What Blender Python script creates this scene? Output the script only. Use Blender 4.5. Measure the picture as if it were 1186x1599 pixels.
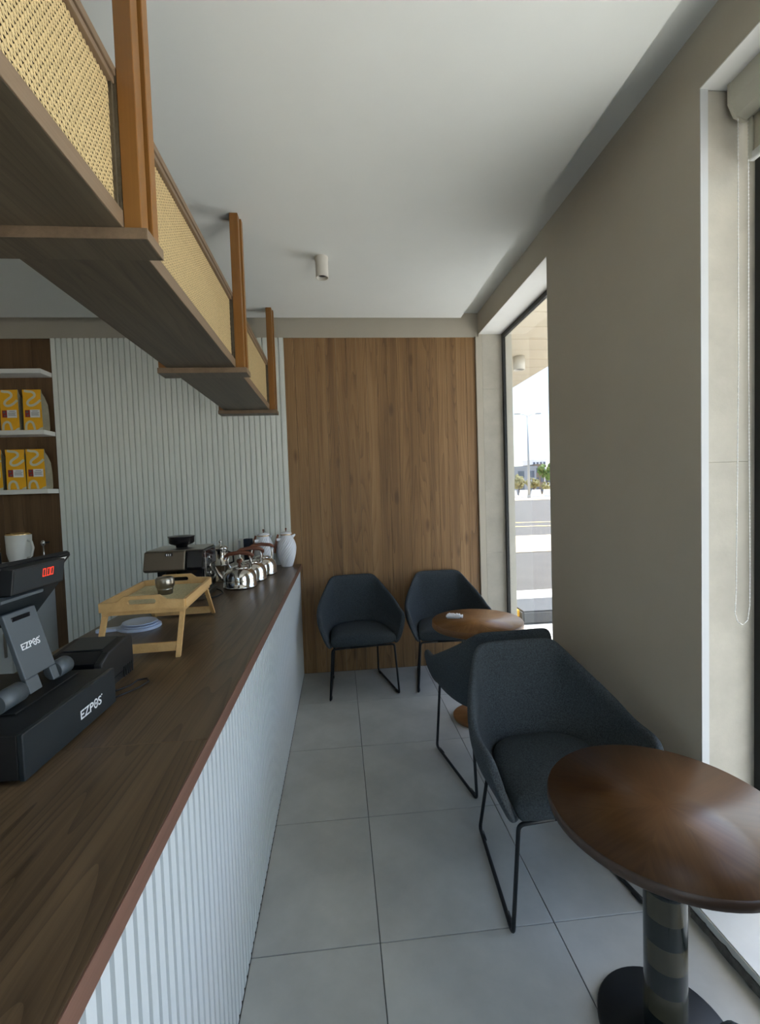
import bpy, bmesh, math, random
from mathutils import Vector, Matrix
random.seed(7)
PI = math.pi
for o in list(bpy.data.objects): bpy.data.objects.remove(o)
SC = bpy.context.scene
COL = SC.collection

# ------------------------------------------------------------------ camera
def rad(d): return d * PI / 180
CAM_H = 1.4958
a, t, o_ = rad(5.0738), rad(-2.4393), rad(1.8673)
r_ = Vector((math.cos(a), -math.sin(a), 0))
f_ = Vector((math.sin(a)*math.cos(t), math.cos(a)*math.cos(t), math.sin(t)))
u_ = Vector((-math.sin(a)*math.sin(t), -math.cos(a)*math.sin(t), math.cos(t)))
cr = r_*math.cos(o_) - u_*math.sin(o_)
cu_ = r_*math.sin(o_) + u_*math.cos(o_)
cam = bpy.data.cameras.new('camera'); camo = bpy.data.objects.new('camera', cam); COL.objects.link(camo)
cam.sensor_fit = 'HORIZONTAL'; cam.sensor_width = 36; cam.lens = 36*719.4/1186; cam.clip_end = 600; cam.clip_start = .02
camo.matrix_world = Matrix(((cr.x, cu_.x, -f_.x, 0), (cr.y, cu_.y, -f_.y, 0), (cr.z, cu_.z, -f_.z, CAM_H), (0, 0, 0, 1)))
SC.camera = camo

# ------------------------------------------------------------------ sky, sun, exposure
SUN_EL, SUN_AZ = rad(66), rad(20)
w = bpy.data.worlds.new('sky'); SC.world = w; w.use_nodes = True
nt = w.node_tree; nt.nodes.clear()
sky = nt.nodes.new('ShaderNodeTexSky'); sky.sky_type = 'NISHITA'; sky.sun_disc = False
sky.sun_elevation = SUN_EL; sky.sun_rotation = rad(90) - SUN_AZ; sky.dust_density = 2.0; sky.air_density = 1.0
bg = nt.nodes.new('ShaderNodeBackground'); bg.inputs['Strength'].default_value = 0.32
wo = nt.nodes.new('ShaderNodeOutputWorld')
nt.links.new(sky.outputs[0], bg.inputs[0]); nt.links.new(bg.outputs[0], wo.inputs[0])
sl = bpy.data.lights.new('sun', 'SUN'); sl.energy = 7.2; sl.angle = rad(.53); sl.color = (1, .98, .94)
so = bpy.data.objects.new('sun', sl); COL.objects.link(so)
sd = Vector((math.cos(SUN_EL)*math.cos(SUN_AZ), math.cos(SUN_EL)*math.sin(SUN_AZ), math.sin(SUN_EL)))
so.rotation_euler = sd.to_track_quat('Z', 'Y').to_euler(); so.location = sd*30
vs = SC.view_settings; vs.view_transform = 'Standard'; vs.look = 'None'; vs.gamma = 1; vs.use_curve_mapping = False
vs.exposure = 1.4

# ------------------------------------------------------------------ room measures
W, D, ZC, ZR, HC = 1.214, 3.845, 2.86, 2.97, 0.927
GAP = .197
XL, YB = -3.3, -3.2
W1A, W1B, W1T = 2.556, 3.822, 2.795
W2A, W2B, W2T = -.75, 1.45, 2.772
W3A, W3B = -1.7, -.1              # unseen window added behind the viewer for more daylight
XF = 1.41                       # inner face of the window frames

# ------------------------------------------------------------------ materials
MATS = {}
def newmat(name):
    m = bpy.data.materials.new(name); m.use_nodes = True
    n = m.node_tree; b = n.nodes['Principled BSDF']; MATS[name] = m
    return m, n, b
def N(n, kind, **kw):
    x = n.nodes.new(kind)
    for k, v in kw.items():
        if k in x.inputs: x.inputs[k].default_value = v
        else: setattr(x, k, v)
    return x
def plain(name, col, rough=.5, metal=0, spec=.5, noise=0, nscale=20, bump=0, bscale=200, coat=0, sheen=0, stretch=(1, 1, 1)):
    m, n, b = newmat(name)
    b.inputs['Base Color'].default_value = (*col, 1); b.inputs['Roughness'].default_value = rough
    b.inputs['Metallic'].default_value = metal; b.inputs['Specular IOR Level'].default_value = spec
    b.inputs['Coat Weight'].default_value = coat; b.inputs['Sheen Weight'].default_value = sheen
    if noise or bump:
        tc = N(n, 'ShaderNodeTexCoord'); mp = N(n, 'ShaderNodeMapping'); mp.inputs['Scale'].default_value = stretch
        n.links.new(tc.outputs['Object'], mp.inputs[0])
    if noise:
        nz = N(n, 'ShaderNodeTexNoise', Scale=nscale, Detail=5.0, Roughness=.6)
        n.links.new(mp.outputs[0], nz.inputs['Vector'])
        rp = N(n, 'ShaderNodeValToRGB')
        rp.color_ramp.elements[0].position = .3; rp.color_ramp.elements[1].position = .7
        rp.color_ramp.elements[0].color = (*[c*(1-noise) for c in col], 1)
        rp.color_ramp.elements[1].color = (*[min(1, c*(1+noise)) for c in col], 1)
        n.links.new(nz.outputs['Fac'], rp.inputs[0]); n.links.new(rp.outputs[0], b.inputs['Base Color'])
    if bump:
        nb = N(n, 'ShaderNodeTexNoise', Scale=bscale, Detail=3.0); n.links.new(mp.outputs[0], nb.inputs['Vector'])
        bp = N(n, 'ShaderNodeBump', Strength=bump, Distance=.002)
        n.links.new(nb.outputs['Fac'], bp.inputs['Height']); n.links.new(bp.outputs[0], b.inputs['Normal'])
    return m
def wood(name, dark, mid, light, axis='Y', rough=.4, ring=1.0, ringk=9, knots=0, vary=.25, fibre=1.0, coat=0):
    """grain runs along axis; rings are contour lines of a stretched noise field"""
    m, n, b = newmat(name); L = n.links.new
    tc = N(n, 'ShaderNodeTexCoord'); oi = N(n, 'ShaderNodeObjectInfo')
    off = N(n, 'ShaderNodeVectorMath', operation='SCALE'); off.inputs[0].default_value = (13.1, 7.7, 5.3)
    L(oi.outputs['Random'], off.inputs['Scale'])
    add = N(n, 'ShaderNodeVectorMath', operation='ADD'); L(tc.outputs['Object'], add.inputs[0]); L(off.outputs[0], add.inputs[1])
    def mapped(al, ac):
        mp = N(n, 'ShaderNodeMapping'); s = [ac, ac, ac]; s['XYZ'.index(axis)] = al
        mp.inputs['Scale'].default_value = s; L(add.outputs[0], mp.inputs[0]); return mp
    m1 = mapped(.30, 5.5)
    n1 = N(n, 'ShaderNodeTexNoise', Scale=1.0, Detail=1.0, Roughness=.4, Distortion=.15); L(m1.outputs[0], n1.inputs['Vector'])
    mu = N(n, 'ShaderNodeMath', operation='MULTIPLY'); mu.inputs[1].default_value = ringk*3; L(n1.outputs['Fac'], mu.inputs[0])
    f0 = N(n, 'ShaderNodeMath', operation='FRACT'); L(mu.outputs[0], f0.inputs[0])
    f1 = N(n, 'ShaderNodeMath', operation='POWER'); L(f0.outputs[0], f1.inputs[0]); f1.inputs[1].default_value = 3.0
    fr = N(n, 'ShaderNodeMath', operation='SUBTRACT'); fr.inputs[0].default_value = .75; L(f1.outputs[0], fr.inputs[1])
    m2 = mapped(3, 160)
    n2 = N(n, 'ShaderNodeTexNoise', Scale=1.0, Detail=4.0, Roughness=.65); L(m2.outputs[0], n2.inputs['Vector'])
    m3 = mapped(.6, 22)
    n3 = N(n, 'ShaderNodeTexNoise', Scale=1.0, Detail=3.0); L(m3.outputs[0], n3.inputs['Vector'])
    # value = .5*patch + ring + fibre
    a1 = N(n, 'ShaderNodeMath', operation='MULTIPLY_ADD'); L(fr.outputs[0], a1.inputs[0]); a1.inputs[1].default_value = .22*ring; 
    a1b = N(n, 'ShaderNodeMath', operation='MULTIPLY'); L(n3.outputs['Fac'], a1b.inputs[0]); a1b.inputs[1].default_value = .8
    L(a1b.outputs[0], a1.inputs[2])
    a2 = N(n, 'ShaderNodeMath', operation='MULTIPLY_ADD'); L(n2.outputs['Fac'], a2.inputs[0]); a2.inputs[1].default_value = .55*fibre; L(a1.outputs[0], a2.inputs[2])
    a3 = N(n, 'ShaderNodeMath', operation='MULTIPLY_ADD'); L(oi.outputs['Random'], a3.inputs[0]); a3.inputs[1].default_value = vary; L(a2.outputs[0], a3.inputs[2])
    a4 = N(n, 'ShaderNodeMath', operation='SUBTRACT'); L(a3.outputs[0], a4.inputs[0]); a4.inputs[1].default_value = .28 + vary/2 + .11*ring - .11
    last = a4.outputs[0]
    if knots:
        m5 = mapped(2.2, 7)
        vo = N(n, 'ShaderNodeTexVoronoi', Scale=1.0, Randomness=1.0); L(m5.outputs[0], vo.inputs['Vector'])
        k1 = N(n, 'ShaderNodeMapRange'); k1.inputs['From Min'].default_value = .03; k1.inputs['From Max'].default_value = .16
        k1.inputs['To Min'].default_value = -knots; k1.inputs['To Max'].default_value = 0; L(vo.outputs['Distance'], k1.inputs['Value'])
        a5 = N(n, 'ShaderNodeMath', operation='ADD'); L(last, a5.inputs[0]); L(k1.outputs[0], a5.inputs[1]); last = a5.outputs[0]
    rp = N(n, 'ShaderNodeValToRGB'); e = rp.color_ramp.elements
    e[0].position = .12; e[0].color = (*dark, 1); e[1].position = .88; e[1].color = (*light, 1)
    k = e.new(.5); k.color = (*mid, 1)
    L(last, rp.inputs[0]); L(rp.outputs[0], b.inputs['Base Color'])
    b.inputs['Roughness'].default_value = rough; b.inputs['Coat Weight'].default_value = coat; b.inputs['Coat Roughness'].default_value = .25
    bp = N(n, 'ShaderNodeBump', Strength=.12, Distance=.001); L(n2.outputs['Fac'], bp.inputs['Height']); L(bp.outputs[0], b.inputs['Normal'])
    return m
def veneer_disc(name, dark, mid, light, rough, wedges=8):
    """round top whose veneer grain fans out in wedges"""
    m, n, b = newmat(name); L = n.links.new
    tc = N(n, 'ShaderNodeTexCoord'); sp = N(n, 'ShaderNodeSeparateXYZ'); L(tc.outputs['Object'], sp.inputs[0])
    at = N(n, 'ShaderNodeMath', operation='ARCTAN2'); L(sp.outputs['Y'], at.inputs[0]); L(sp.outputs['X'], at.inputs[1])
    dv = N(n, 'ShaderNodeMath', operation='MULTIPLY'); dv.inputs[1].default_value = wedges/(2*PI); L(at.outputs[0], dv.inputs[0])
    fl = N(n, 'ShaderNodeMath', operation='FLOOR'); L(dv.outputs[0], fl.inputs[0])
    an = N(n, 'ShaderNodeMath', operation='MULTIPLY_ADD'); an.inputs[1].default_value = -2*PI/wedges; an.inputs[2].default_value = -PI/wedges; L(fl.outputs[0], an.inputs[0])
    rt = N(n, 'ShaderNodeVectorRotate', rotation_type='Z_AXIS'); L(tc.outputs['Object'], rt.inputs['Vector']); L(an.outputs[0], rt.inputs['Angle'])
    of = N(n, 'ShaderNodeCombineXYZ'); L(fl.outputs[0], of.inputs['Z'])
    ad = N(n, 'ShaderNodeVectorMath', operation='ADD'); L(rt.outputs[0], ad.inputs[0]); L(of.outputs[0], ad.inputs[1])
    mp = N(n, 'ShaderNodeMapping'); mp.inputs['Scale'].default_value = (5, 90, 1); L(ad.outputs[0], mp.inputs[0])
    n2 = N(n, 'ShaderNodeTexNoise', Scale=1.0, Detail=4.0, Roughness=.6); L(mp.outputs[0], n2.inputs['Vector'])
    mp3 = N(n, 'ShaderNodeMapping'); mp3.inputs['Scale'].default_value = (4, 9, 3.7); L(ad.outputs[0], mp3.inputs[0])
    n3 = N(n, 'ShaderNodeTexNoise', Scale=1.0, Detail=2.0); L(mp3.outputs[0], n3.inputs['Vector'])
    mx = N(n, 'ShaderNodeMath', operation='MULTIPLY_ADD'); L(n2.outputs['Fac'], mx.inputs[0]); mx.inputs[1].default_value = .45
    m4 = N(n, 'ShaderNodeMath', operation='MULTIPLY'); L(n3.outputs['Fac'], m4.inputs[0]); m4.inputs[1].default_value = .6; L(m4.outputs[0], mx.inputs[2])
    rp = N(n, 'ShaderNodeValToRGB'); e = rp.color_ramp.elements
    e[0].position = .3; e[0].color = (*dark, 1); e[1].position = .75; e[1].color = (*light, 1); k = e.new(.52); k.color = (*mid, 1)
    L(mx.outputs[0], rp.inputs[0]); L(rp.outputs[0], b.inputs['Base Color']); b.inputs['Roughness'].default_value = rough; b.inputs['Specular IOR Level'].default_value = .28
    return m
def emit(name, col, s):
    m, n, b = newmat(name); b.inputs['Base Color'].default_value = (*col, 1)
    b.inputs['Emission Color'].default_value = (*col, 1); b.inputs['Emission Strength'].default_value = s; return m
def thinglass(name, tint, gloss=.08):
    m, n, b = newmat(name); n.nodes.remove(b); out = n.nodes['Material Output']
    tr = N(n, 'ShaderNodeBsdfTransparent', Color=(*tint, 1)); gl = N(n, 'ShaderNodeBsdfGlossy', Roughness=0.0, Color=(1, 1, 1, 1))
    fr = N(n, 'ShaderNodeFresnel'); mx = N(n, 'ShaderNodeMixShader')
    ge = N(n, 'ShaderNodeNewGeometry'); io = N(n, 'ShaderNodeMath', operation='MULTIPLY_ADD')   # same reflectance on both faces of the thin sheet
    io.inputs[1].default_value = 1/1.3-1.3; io.inputs[2].default_value = 1.3
    n.links.new(ge.outputs['Backfacing'], io.inputs[0]); n.links.new(io.outputs[0], fr.inputs['IOR'])
    n.links.new(fr.outputs[0], mx.inputs[0]); n.links.new(tr.outputs[0], mx.inputs[1]); n.links.new(gl.outputs[0], mx.inputs[2]); n.links.new(mx.outputs[0], out.inputs[0]); return m

plain('ceiling_paint', (.70, .72, .69), .9, noise=.015, nscale=3)
plain('wall_paint', (.46, .42, .34), .85, noise=.03, nscale=2.5, bump=.08, bscale=60)
plain('plaster_white', (.80, .80, .77), .8, noise=.02, nscale=8)
plain('wall_bead', (.52, .53, .53), .8)
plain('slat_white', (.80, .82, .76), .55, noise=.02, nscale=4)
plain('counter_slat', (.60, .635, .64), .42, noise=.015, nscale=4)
plain('tile', (.40, .415, .395), .42, noise=.15, nscale=3.2, bump=.05, bscale=90)
plain('grout', (.10, .105, .10), .9)
plain('stone', (.43, .40, .335), .8, noise=.10, nscale=7, bump=.25, bscale=90)
plain('raw_mortar', (.12, .115, .10), .95, noise=.35, nscale=60, bump=.6, bscale=80)
plain('sill', (.62, .63, .60), .6, noise=.04, nscale=10)
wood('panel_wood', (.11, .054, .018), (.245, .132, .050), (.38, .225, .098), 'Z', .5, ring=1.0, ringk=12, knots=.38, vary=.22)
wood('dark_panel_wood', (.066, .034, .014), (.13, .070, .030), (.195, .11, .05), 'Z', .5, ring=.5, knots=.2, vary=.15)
wood('worktop_wood', (.034, .020, .010), (.098, .062, .032), (.175, .115, .062), 'Y', .34, ring=1.3, ringk=12, knots=.15, vary=.1)
wood('worktop_edge', (.10, .045, .028), (.16, .078, .050), (.20, .105, .070), 'Y', .45, ring=.2, vary=.05)
wood('shelf_wood', (.040, .030, .018), (.085, .066, .041), (.13, .102, .065), 'Y', .5, ring=.8, vary=.2)
wood('shelf_edge', (.14, .092, .054), (.20, .136, .082), (.26, .18, .112), 'Y', .5, ring=.2, vary=.1)
wood('post_wood', (.19, .076, .013), (.25, .108, .021), (.32, .15, .036), 'Z', .38, ring=.3, vary=.08, fibre=.6)
wood('tray_wood', (.50, .29, .105), (.64, .40, .16), (.74, .50, .23), 'Y', .5, ring=.3, vary=.1, fibre=.7)
wood('handle_wood', (.10, .030, .014), (.165, .052, .024), (.22, .075, .036), 'X', .4, ring=.2, vary=.1)
veneer_disc('table_veneer_honey', (.17, .076, .024), (.27, .13, .045), (.38, .20, .078), .40)
veneer_disc('table_veneer_dark', (.062, .027, .0095), (.092, .043, .016), (.125, .062, .025), .38)
wood('table_edge_honey', (.13, .055, .017), (.20, .09, .03), (.27, .13, .05), 'X', .4, ring=.2)
wood('table_edge_dark', (.022, .011, .006), (.04, .021, .011), (.06, .032, .018), 'X', .4, ring=.2)
plain('cane', (.62, .47, .24), .6, noise=.18, nscale=160)
plain('tray_cane', (.60, .52, .30), .7, noise=.2, nscale=120)
plain('fabric', (.049, .059, .066), .95, noise=.5, nscale=210, bump=.6, bscale=300, spec=.15)
plain('seat_fabric', (.037, .046, .052), .95, noise=.5, nscale=210, bump=.6, bscale=300, spec=.15)
plain('black_metal', (.009, .011, .013), .5, 0, .3)
plain('black_frame', (.012, .013, .013), .5)
plain('black_plastic', (.007, .0075, .008), .5, noise=.1, nscale=300, bump=.1, bscale=900)
plain('gloss_black', (.008, .008, .010), .1)
plain('grey_plastic', (.072, .086, .094), .4)
plain('dark_grey_plastic', (.016, .021, .024), .38)
plain('steel', (.70, .68, .64), .11, 1)
plain('brushed_steel', (.36, .33, .28), .3, 1, noise=.05, nscale=60, stretch=(1, 1, 20))
plain('bronze_steel', (.20, .165, .125), .32, 1)
plain('white_ceramic', (.80, .81, .85), .25)
plain('plate_blue', (.62, .69, .84), .3)
plain('gold', (.75, .52, .25), .25, 1)
plain('white_paint', (.78, .78, .74), .45)
plain('cream_ceramic', (.74, .72, .66), .3)
plain('bag_yellow', (.90, .46, .012), .42, noise=.05, nscale=14)
plain('bag_side', (.30, .27, .19), .7, noise=.12, nscale=20)
plain('bag_print', (.66, .64, .50), .6)
plain('label_white', (.82, .81, .80), .6)
plain('label_red', (.30, .02, .02), .6)
plain('ink', (.12, .12, .13), .7)
plain('logo_white', (.85, .86, .87), .5)
plain('navy_card', (.010, .018, .035), .5)
plain('tissue', (.86, .87, .90), .7)
plain('blind_cover', (.50, .49, .41), .5)
plain('blind_fabric', (.40, .37, .29), .9, noise=.05, nscale=200)
plain('blind_bar', (.55, .56, .55), .4, .3)
plain('chain_white', (.82, .82, .80), .5)
plain('pale_grey', (.50, .53, .53), .5)
plain('spot_cream', (.60, .57, .50), .5)
plain('lens_dark', (.006, .006, .02), .08)
plain('column_band_dark', (.012, .016, .015), .14)
plain('column_band_olive', (.048, .044, .029), .16)
plain('pen_blue', (.02, .03, .30), .4)
plain('pen_green', (.20, .40, .10), .4)
emit('led_red', (1.0, .05, .015), .32)
thinglass('window_glass_tint', (.72, .73, .73))
thinglass('window_glass', (.97, .98, .975))
plain('concrete_pave', (.65, .635, .59), .9, noise=.06, nscale=2)
plain('asphalt', (.105, .098, .088), .9, noise=.12, nscale=1.5)
plain('sand', (.52, .43, .31), .95, noise=.15, nscale=.8)
plain('kerb_grey', (.10, .105, .11), .9, noise=.05, nscale=6)
plain('kerb_yellow', (.80, .45, .01), .6)
plain('road_line_yellow', (.80, .62, .25), .8)
plain('road_line_white', (.80, .80, .80), .8)
plain('canopy_panel', (.55, .48, .36), .6, noise=.03, nscale=3)
plain('canopy_fascia', (.70, .66, .58), .6)
plain('pillar_stone', (.50, .48, .41), .7, noise=.05, nscale=5)
plain('lamp_post_metal', (.40, .42, .43), .5, .3)
plain('barrier_white', (.85, .85, .83), .7)
plain('building_grey', (.30, .33, .38), .8)
plain('building_brown', (.20, .16, .12), .8)
plain('building_pale', (.72, .74, .78), .8)
plain('building_glass', (.10, .13, .18), .2)
plain('leaf', (.10, .17, .04), .8, noise=.4, nscale=3)
plain('leaf_dry', (.24, .22, .09), .8, noise=.4, nscale=3)
plain('bark', (.10, .07, .05), .9)

# ------------------------------------------------------------------ mesh helpers
class MB:
    def __init__(s): s.v = []; s.f = []; s.sm = []
    def quad(s, pts, smooth=False):
        i = len(s.v); s.v += [tuple(p) for p in pts]; s.f.append(tuple(range(i, i+len(pts)))); s.sm.append(smooth); return s
    def box(s, x0, x1, y0, y1, z0, z1, ch=0):
        if ch:
            bm = bmesh.new(); bmesh.ops.create_cube(bm, size=1)
            for v in bm.verts: v.co = Vector(((x0+x1)/2+v.co.x*(x1-x0), (y0+y1)/2+v.co.y*(y1-y0), (z0+z1)/2+v.co.z*(z1-z0)))
            bmesh.ops.bevel(bm, geom=bm.edges[:], offset=ch, segments=1 if ch < .004 else 2, affect='EDGES')
            return s.bm(bm)
        i = len(s.v)
        s.v += [(x0, y0, z0), (x1, y0, z0), (x1, y1, z0), (x0, y1, z0), (x0, y0, z1), (x1, y0, z1), (x1, y1, z1), (x0, y1, z1)]
        for f in ((3, 2, 1, 0), (4, 5, 6, 7), (0, 1, 5, 4), (1, 2, 6, 5), (2, 3, 7, 6), (3, 0, 4, 7)): s.f.append(tuple(i+k for k in f)); s.sm.append(False)
        return s
    def bm(s, bm, smooth=False):
        bm.verts.index_update(); i = len(s.v); s.v += [tuple(v.co) for v in bm.verts]
        for f in bm.faces: s.f.append(tuple(i+v.index for v in f.verts)); s.sm.append(smooth)
        bm.free(); return s
    def xf(s, M, start=0):
        s.v = s.v[:start] + [tuple(M @ Vector(p)) for p in s.v[start:]]; return s
    def lathe(s, prof, seg=32, c=(0, 0, 0), smooth=True, mod=None, cap=True):
        i = len(s.v); n = len(prof)
        for k in range(seg):
            th = 2*PI*k/seg
            for r, z in prof:
                rr = mod(r, z, th) if mod else r
                s.v.append((c[0]+rr*math.cos(th), c[1]+rr*math.sin(th), c[2]+z))
        for k in range(seg):
            k2 = (k+1) % seg
            for j in range(n-1):
                s.f.append((i+k*n+j, i+k2*n+j, i+k2*n+j+1, i+k*n+j+1)); s.sm.append(smooth)
        if cap:
            if prof[0][0] > 1e-5: s.f.append(tuple(i+k*n for k in reversed(range(seg)))); s.sm.append(False)
            if prof[-1][0] > 1e-5: s.f.append(tuple(i+k*n+n-1 for k in range(seg))); s.sm.append(False)
        return s
    def cyl(s, p0, p1, r, seg=12, r1=None, smooth=True):
        return s.tube([p0, p1], [r, r if r1 is None else r1], seg, smooth)
    def tube(s, pts, r, seg=8, smooth=True, closed=False):
        pts = [Vector(p) for p in pts]; n = len(pts); i = len(s.v)
        rs = r if isinstance(r, (list, tuple)) else [r]*n
        up = None
        for k, p in enumerate(pts):
            if closed: d = pts[(k+1) % n]-pts[k-1]
            else: d = pts[min(k+1, n-1)]-pts[max(k-1, 0)]
            d.normalize()
            if up is None:
                up = Vector((0, 0, 1)) if abs(d.z) < .9 else Vector((1, 0, 0))
            sx = up.cross(d)
            if sx.length < 1e-4: sx = d.orthogonal()
            sx.normalize(); up = d.cross(sx).normalized()
            for q in range(seg):
                th = 2*PI*q/seg; s.v.append(tuple(p+(sx*math.cos(th)+up*math.sin(th))*rs[k]))
        for k in range(n if closed else n-1):
            k2 = (k+1) % n
            for q in range(seg):
                q2 = (q+1) % seg; s.f.append((i+k*seg+q, i+k*seg+q2, i+k2*seg+q2, i+k2*seg+q)); s.sm.append(smooth)
        if not closed:
            s.f.append(tuple(i+q for q in reversed(range(seg)))); s.sm.append(False)
            s.f.append(tuple(i+(n-1)*seg+q for q in range(seg))); s.sm.append(False)
        return s
    def prism(s, poly, axis, c0, c1, smooth=False):
        """polygon in the two other axes, extruded along axis"""
        n = len(poly); i = len(s.v)
        def P(p, c):
            return {'X': (c, p[0], p[1]), 'Y': (p[0], c, p[1]), 'Z': (p[0], p[1], c)}[axis]
        s.v += [P(p, c0) for p in poly]+[P(p, c1) for p in poly]
        s.f.append(tuple(i+k for k in reversed(range(n)))); s.sm.append(False)
        s.f.append(tuple(i+n+k for k in range(n))); s.sm.append(False)
        for k in range(n):
            k2 = (k+1) % n; s.f.append((i+k, i+k2, i+n+k2, i+n+k)); s.sm.append(smooth)
        return s
    def mesh(s, name):
        me = bpy.data.meshes.new(name); me.from_pydata(s.v, [], s.f)
        me.polygons.foreach_set('use_smooth', s.sm)
        bm = bmesh.new(); bm.from_mesh(me); bmesh.ops.recalc_face_normals(bm, faces=bm.faces[:]); bm.to_mesh(me); bm.free()
        return me
    def build(s, name, mat, parent=None, loc=None, label=None):
        me = s.mesh(name); me.materials.append(MATS[mat]); return link(name, me, parent, loc, label)
def link(name, me, parent=None, loc=None, label=None):
    o = bpy.data.objects.new(name, me); COL.objects.link(o)
    if parent: o.parent = parent
    if loc: o.location = loc
    if label: o['label'] = label
    return o
def tag(o, label, cat, group=None, kind=None):
    o['label'] = label; o['category'] = cat
    if group: o['group'] = group
    if kind: o['kind'] = kind
    return o
def thing(name, loc, label, cat, rz=0, group=None):
    o = bpy.data.objects.new(name, None); COL.objects.link(o); o.empty_display_size = .05
    o.location = loc; o.rotation_euler = (0, 0, rz); return tag(o, label, cat, group)
def struct(o, label, cat):
    return tag(o, label, cat, kind='structure')
def copy_tree(o, parent=None):
    c = o.copy(); COL.objects.link(c); c.parent = parent
    for ch in [x for x in bpy.data.objects if x.parent == o and x != c]: copy_tree(ch, c)
    return c
def mods(o, solid=0, sub=0, bev=0, off=0):
    if solid: m = o.modifiers.new('solid', 'SOLIDIFY'); m.thickness = solid; m.offset = off
    if bev: m = o.modifiers.new('bev', 'BEVEL'); m.width = bev; m.segments = 2; m.limit_method = 'ANGLE'
    if sub: m = o.modifiers.new('sub', 'SUBSURF'); m.levels = sub; m.render_levels = sub
    return o
def text_mesh(s, size, ext):
    cu = bpy.data.curves.new('lettering', 'FONT'); cu.body = s; cu.size = size; cu.extrude = ext; cu.align_x = 'LEFT'; cu.offset = size*.012
    o = bpy.data.objects.new('lettering', cu); COL.objects.link(o)
    dg = bpy.context.evaluated_depsgraph_get(); me = bpy.data.meshes.new_from_object(o.evaluated_get(dg))
    bpy.data.objects.remove(o); bpy.data.curves.remove(cu); return me
def arc(cx, cy, r, a0, a1, n):
    return [(cx+r*math.cos(a0+(a1-a0)*k/n), cy+r*math.sin(a0+(a1-a0)*k/n)) for k in range(n+1)]

# ================================================================== the setting
# floor and tiles
fl = struct(MB().box(XL, 1.45, YB, D+.1, -.15, -.004).build('floor', 'grout'), 'grey concrete-look tiled floor of the cafe', 'floor')
X0, Y0, T, J = .0843, 1.468, .6, .0016
xs = [X0-.6*k for k in range(1, -3, -1)]; xs = sorted({round(X0+.6*k, 4) for k in range(-1, 3)})
tile_full = None
def edges(lo, hi, start):
    e = [lo]; k = math.ceil((lo-start)/T)
    while start+k*T < hi-.01:
        if start+k*T > lo+.01: e.append(start+k*T)
        k += 1
    return e+[hi]
tex, tey = edges(-.337, 1.2, X0), edges(-1.5, D, Y0)
shared = {}
for i in range(len(tex)-1):
    for j in range(len(tey)-1):
        x0, x1, y0, y1 = tex[i]+J, tex[i+1]-J, tey[j]+J, tey[j+1]-J
        key = (round(x1-x0, 3), round(y1-y0, 3))
        if key not in shared:
            me = MB().box(-(x1-x0)/2, (x1-x0)/2, -(y1-y0)/2, (y1-y0)/2, -.01, 0, .0012).mesh('tile'); me.materials.append(MATS['tile']); shared[key] = me
        link('tile', shared[key], fl, ((x0+x1)/2, (y0+y1)/2, 0))
# ceiling: lowered panel with a shadow gap along walls
cl = struct(MB().box(XL, 1.45, YB, D+.1, ZR, ZR+.15).build('ceiling', 'ceiling_paint'), 'white ceiling with a lowered panel and recessed border', 'ceiling')
MB().box(XL, W-GAP, YB, D-GAP, ZC, ZR).build('ceiling_panel', 'ceiling_paint', cl)
# far wall with wood panel, white slats, dark wood niche
ZT = 2.772
wf = struct(MB().box(XL, 1.45, D+.012, D+.1, -.0, ZR).box(XL, W, D-.004, D+.012, ZT, ZR).build('wall_far', 'wall_paint'), 'far wall with brown plank panel and white slats', 'wall')
XP0, XP1, XS0 = -.400, 1.188, -2.187
npk = 19; pw = (XP1-XP0)/npk
me = MB().box(-pw/2+.0006, pw/2-.0006, -.006, .006, -ZT/2, ZT/2, .0007).mesh('plank'); me.materials.append(MATS['panel_wood'])
for k in range(npk): link('plank', me, wf, (XP0+pw*(k+.5), D+.006, ZT/2))
ns = 42; sw = (XP0-XS0)/ns
MB().box(XS0, XP0-.001, D+.004, D+.012, 0, ZT).build('slat_backing', 'slat_white', wf)
prof = [(-sw/2+.0045, .014), (-sw/2+.006, 0), (sw/2-.0045, 0), (sw/2-.0025, .014)]
me = MB().prism(prof, 'Z', 0, ZT).mesh('slat'); me.materials.append(MATS['slat_white'])
for k in range(ns): link('slat', me, wf, (XS0+sw*(k+.5), D-.010, 0))
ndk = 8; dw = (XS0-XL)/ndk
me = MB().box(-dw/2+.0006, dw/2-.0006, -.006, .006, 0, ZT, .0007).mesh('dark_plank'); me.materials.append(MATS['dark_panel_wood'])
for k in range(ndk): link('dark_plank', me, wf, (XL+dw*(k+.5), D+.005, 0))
MB().box(XP1+.0002, W, W1B, D+.012, 0, ZT).build('corner_strip', 'wall_paint', wf)
# left and back walls (out of view, close the room)
struct(MB().box(XL-.12, XL, YB, D+.1, 0, ZR).build('wall_left', 'wall_paint'), 'painted wall at the staff side of the room', 'wall')
struct(MB().box(XL, W3A, YB-.12, YB, 0, ZR).box(W3B, 1.45, YB-.12, YB, 0, ZR).box(W3A, W3B, YB-.12, YB, W2T, ZR).box(W3A, W3B, YB-.12, YB, 0, .055).build('wall_back', 'wall_paint'), 'painted wall behind the viewer', 'wall')
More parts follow.
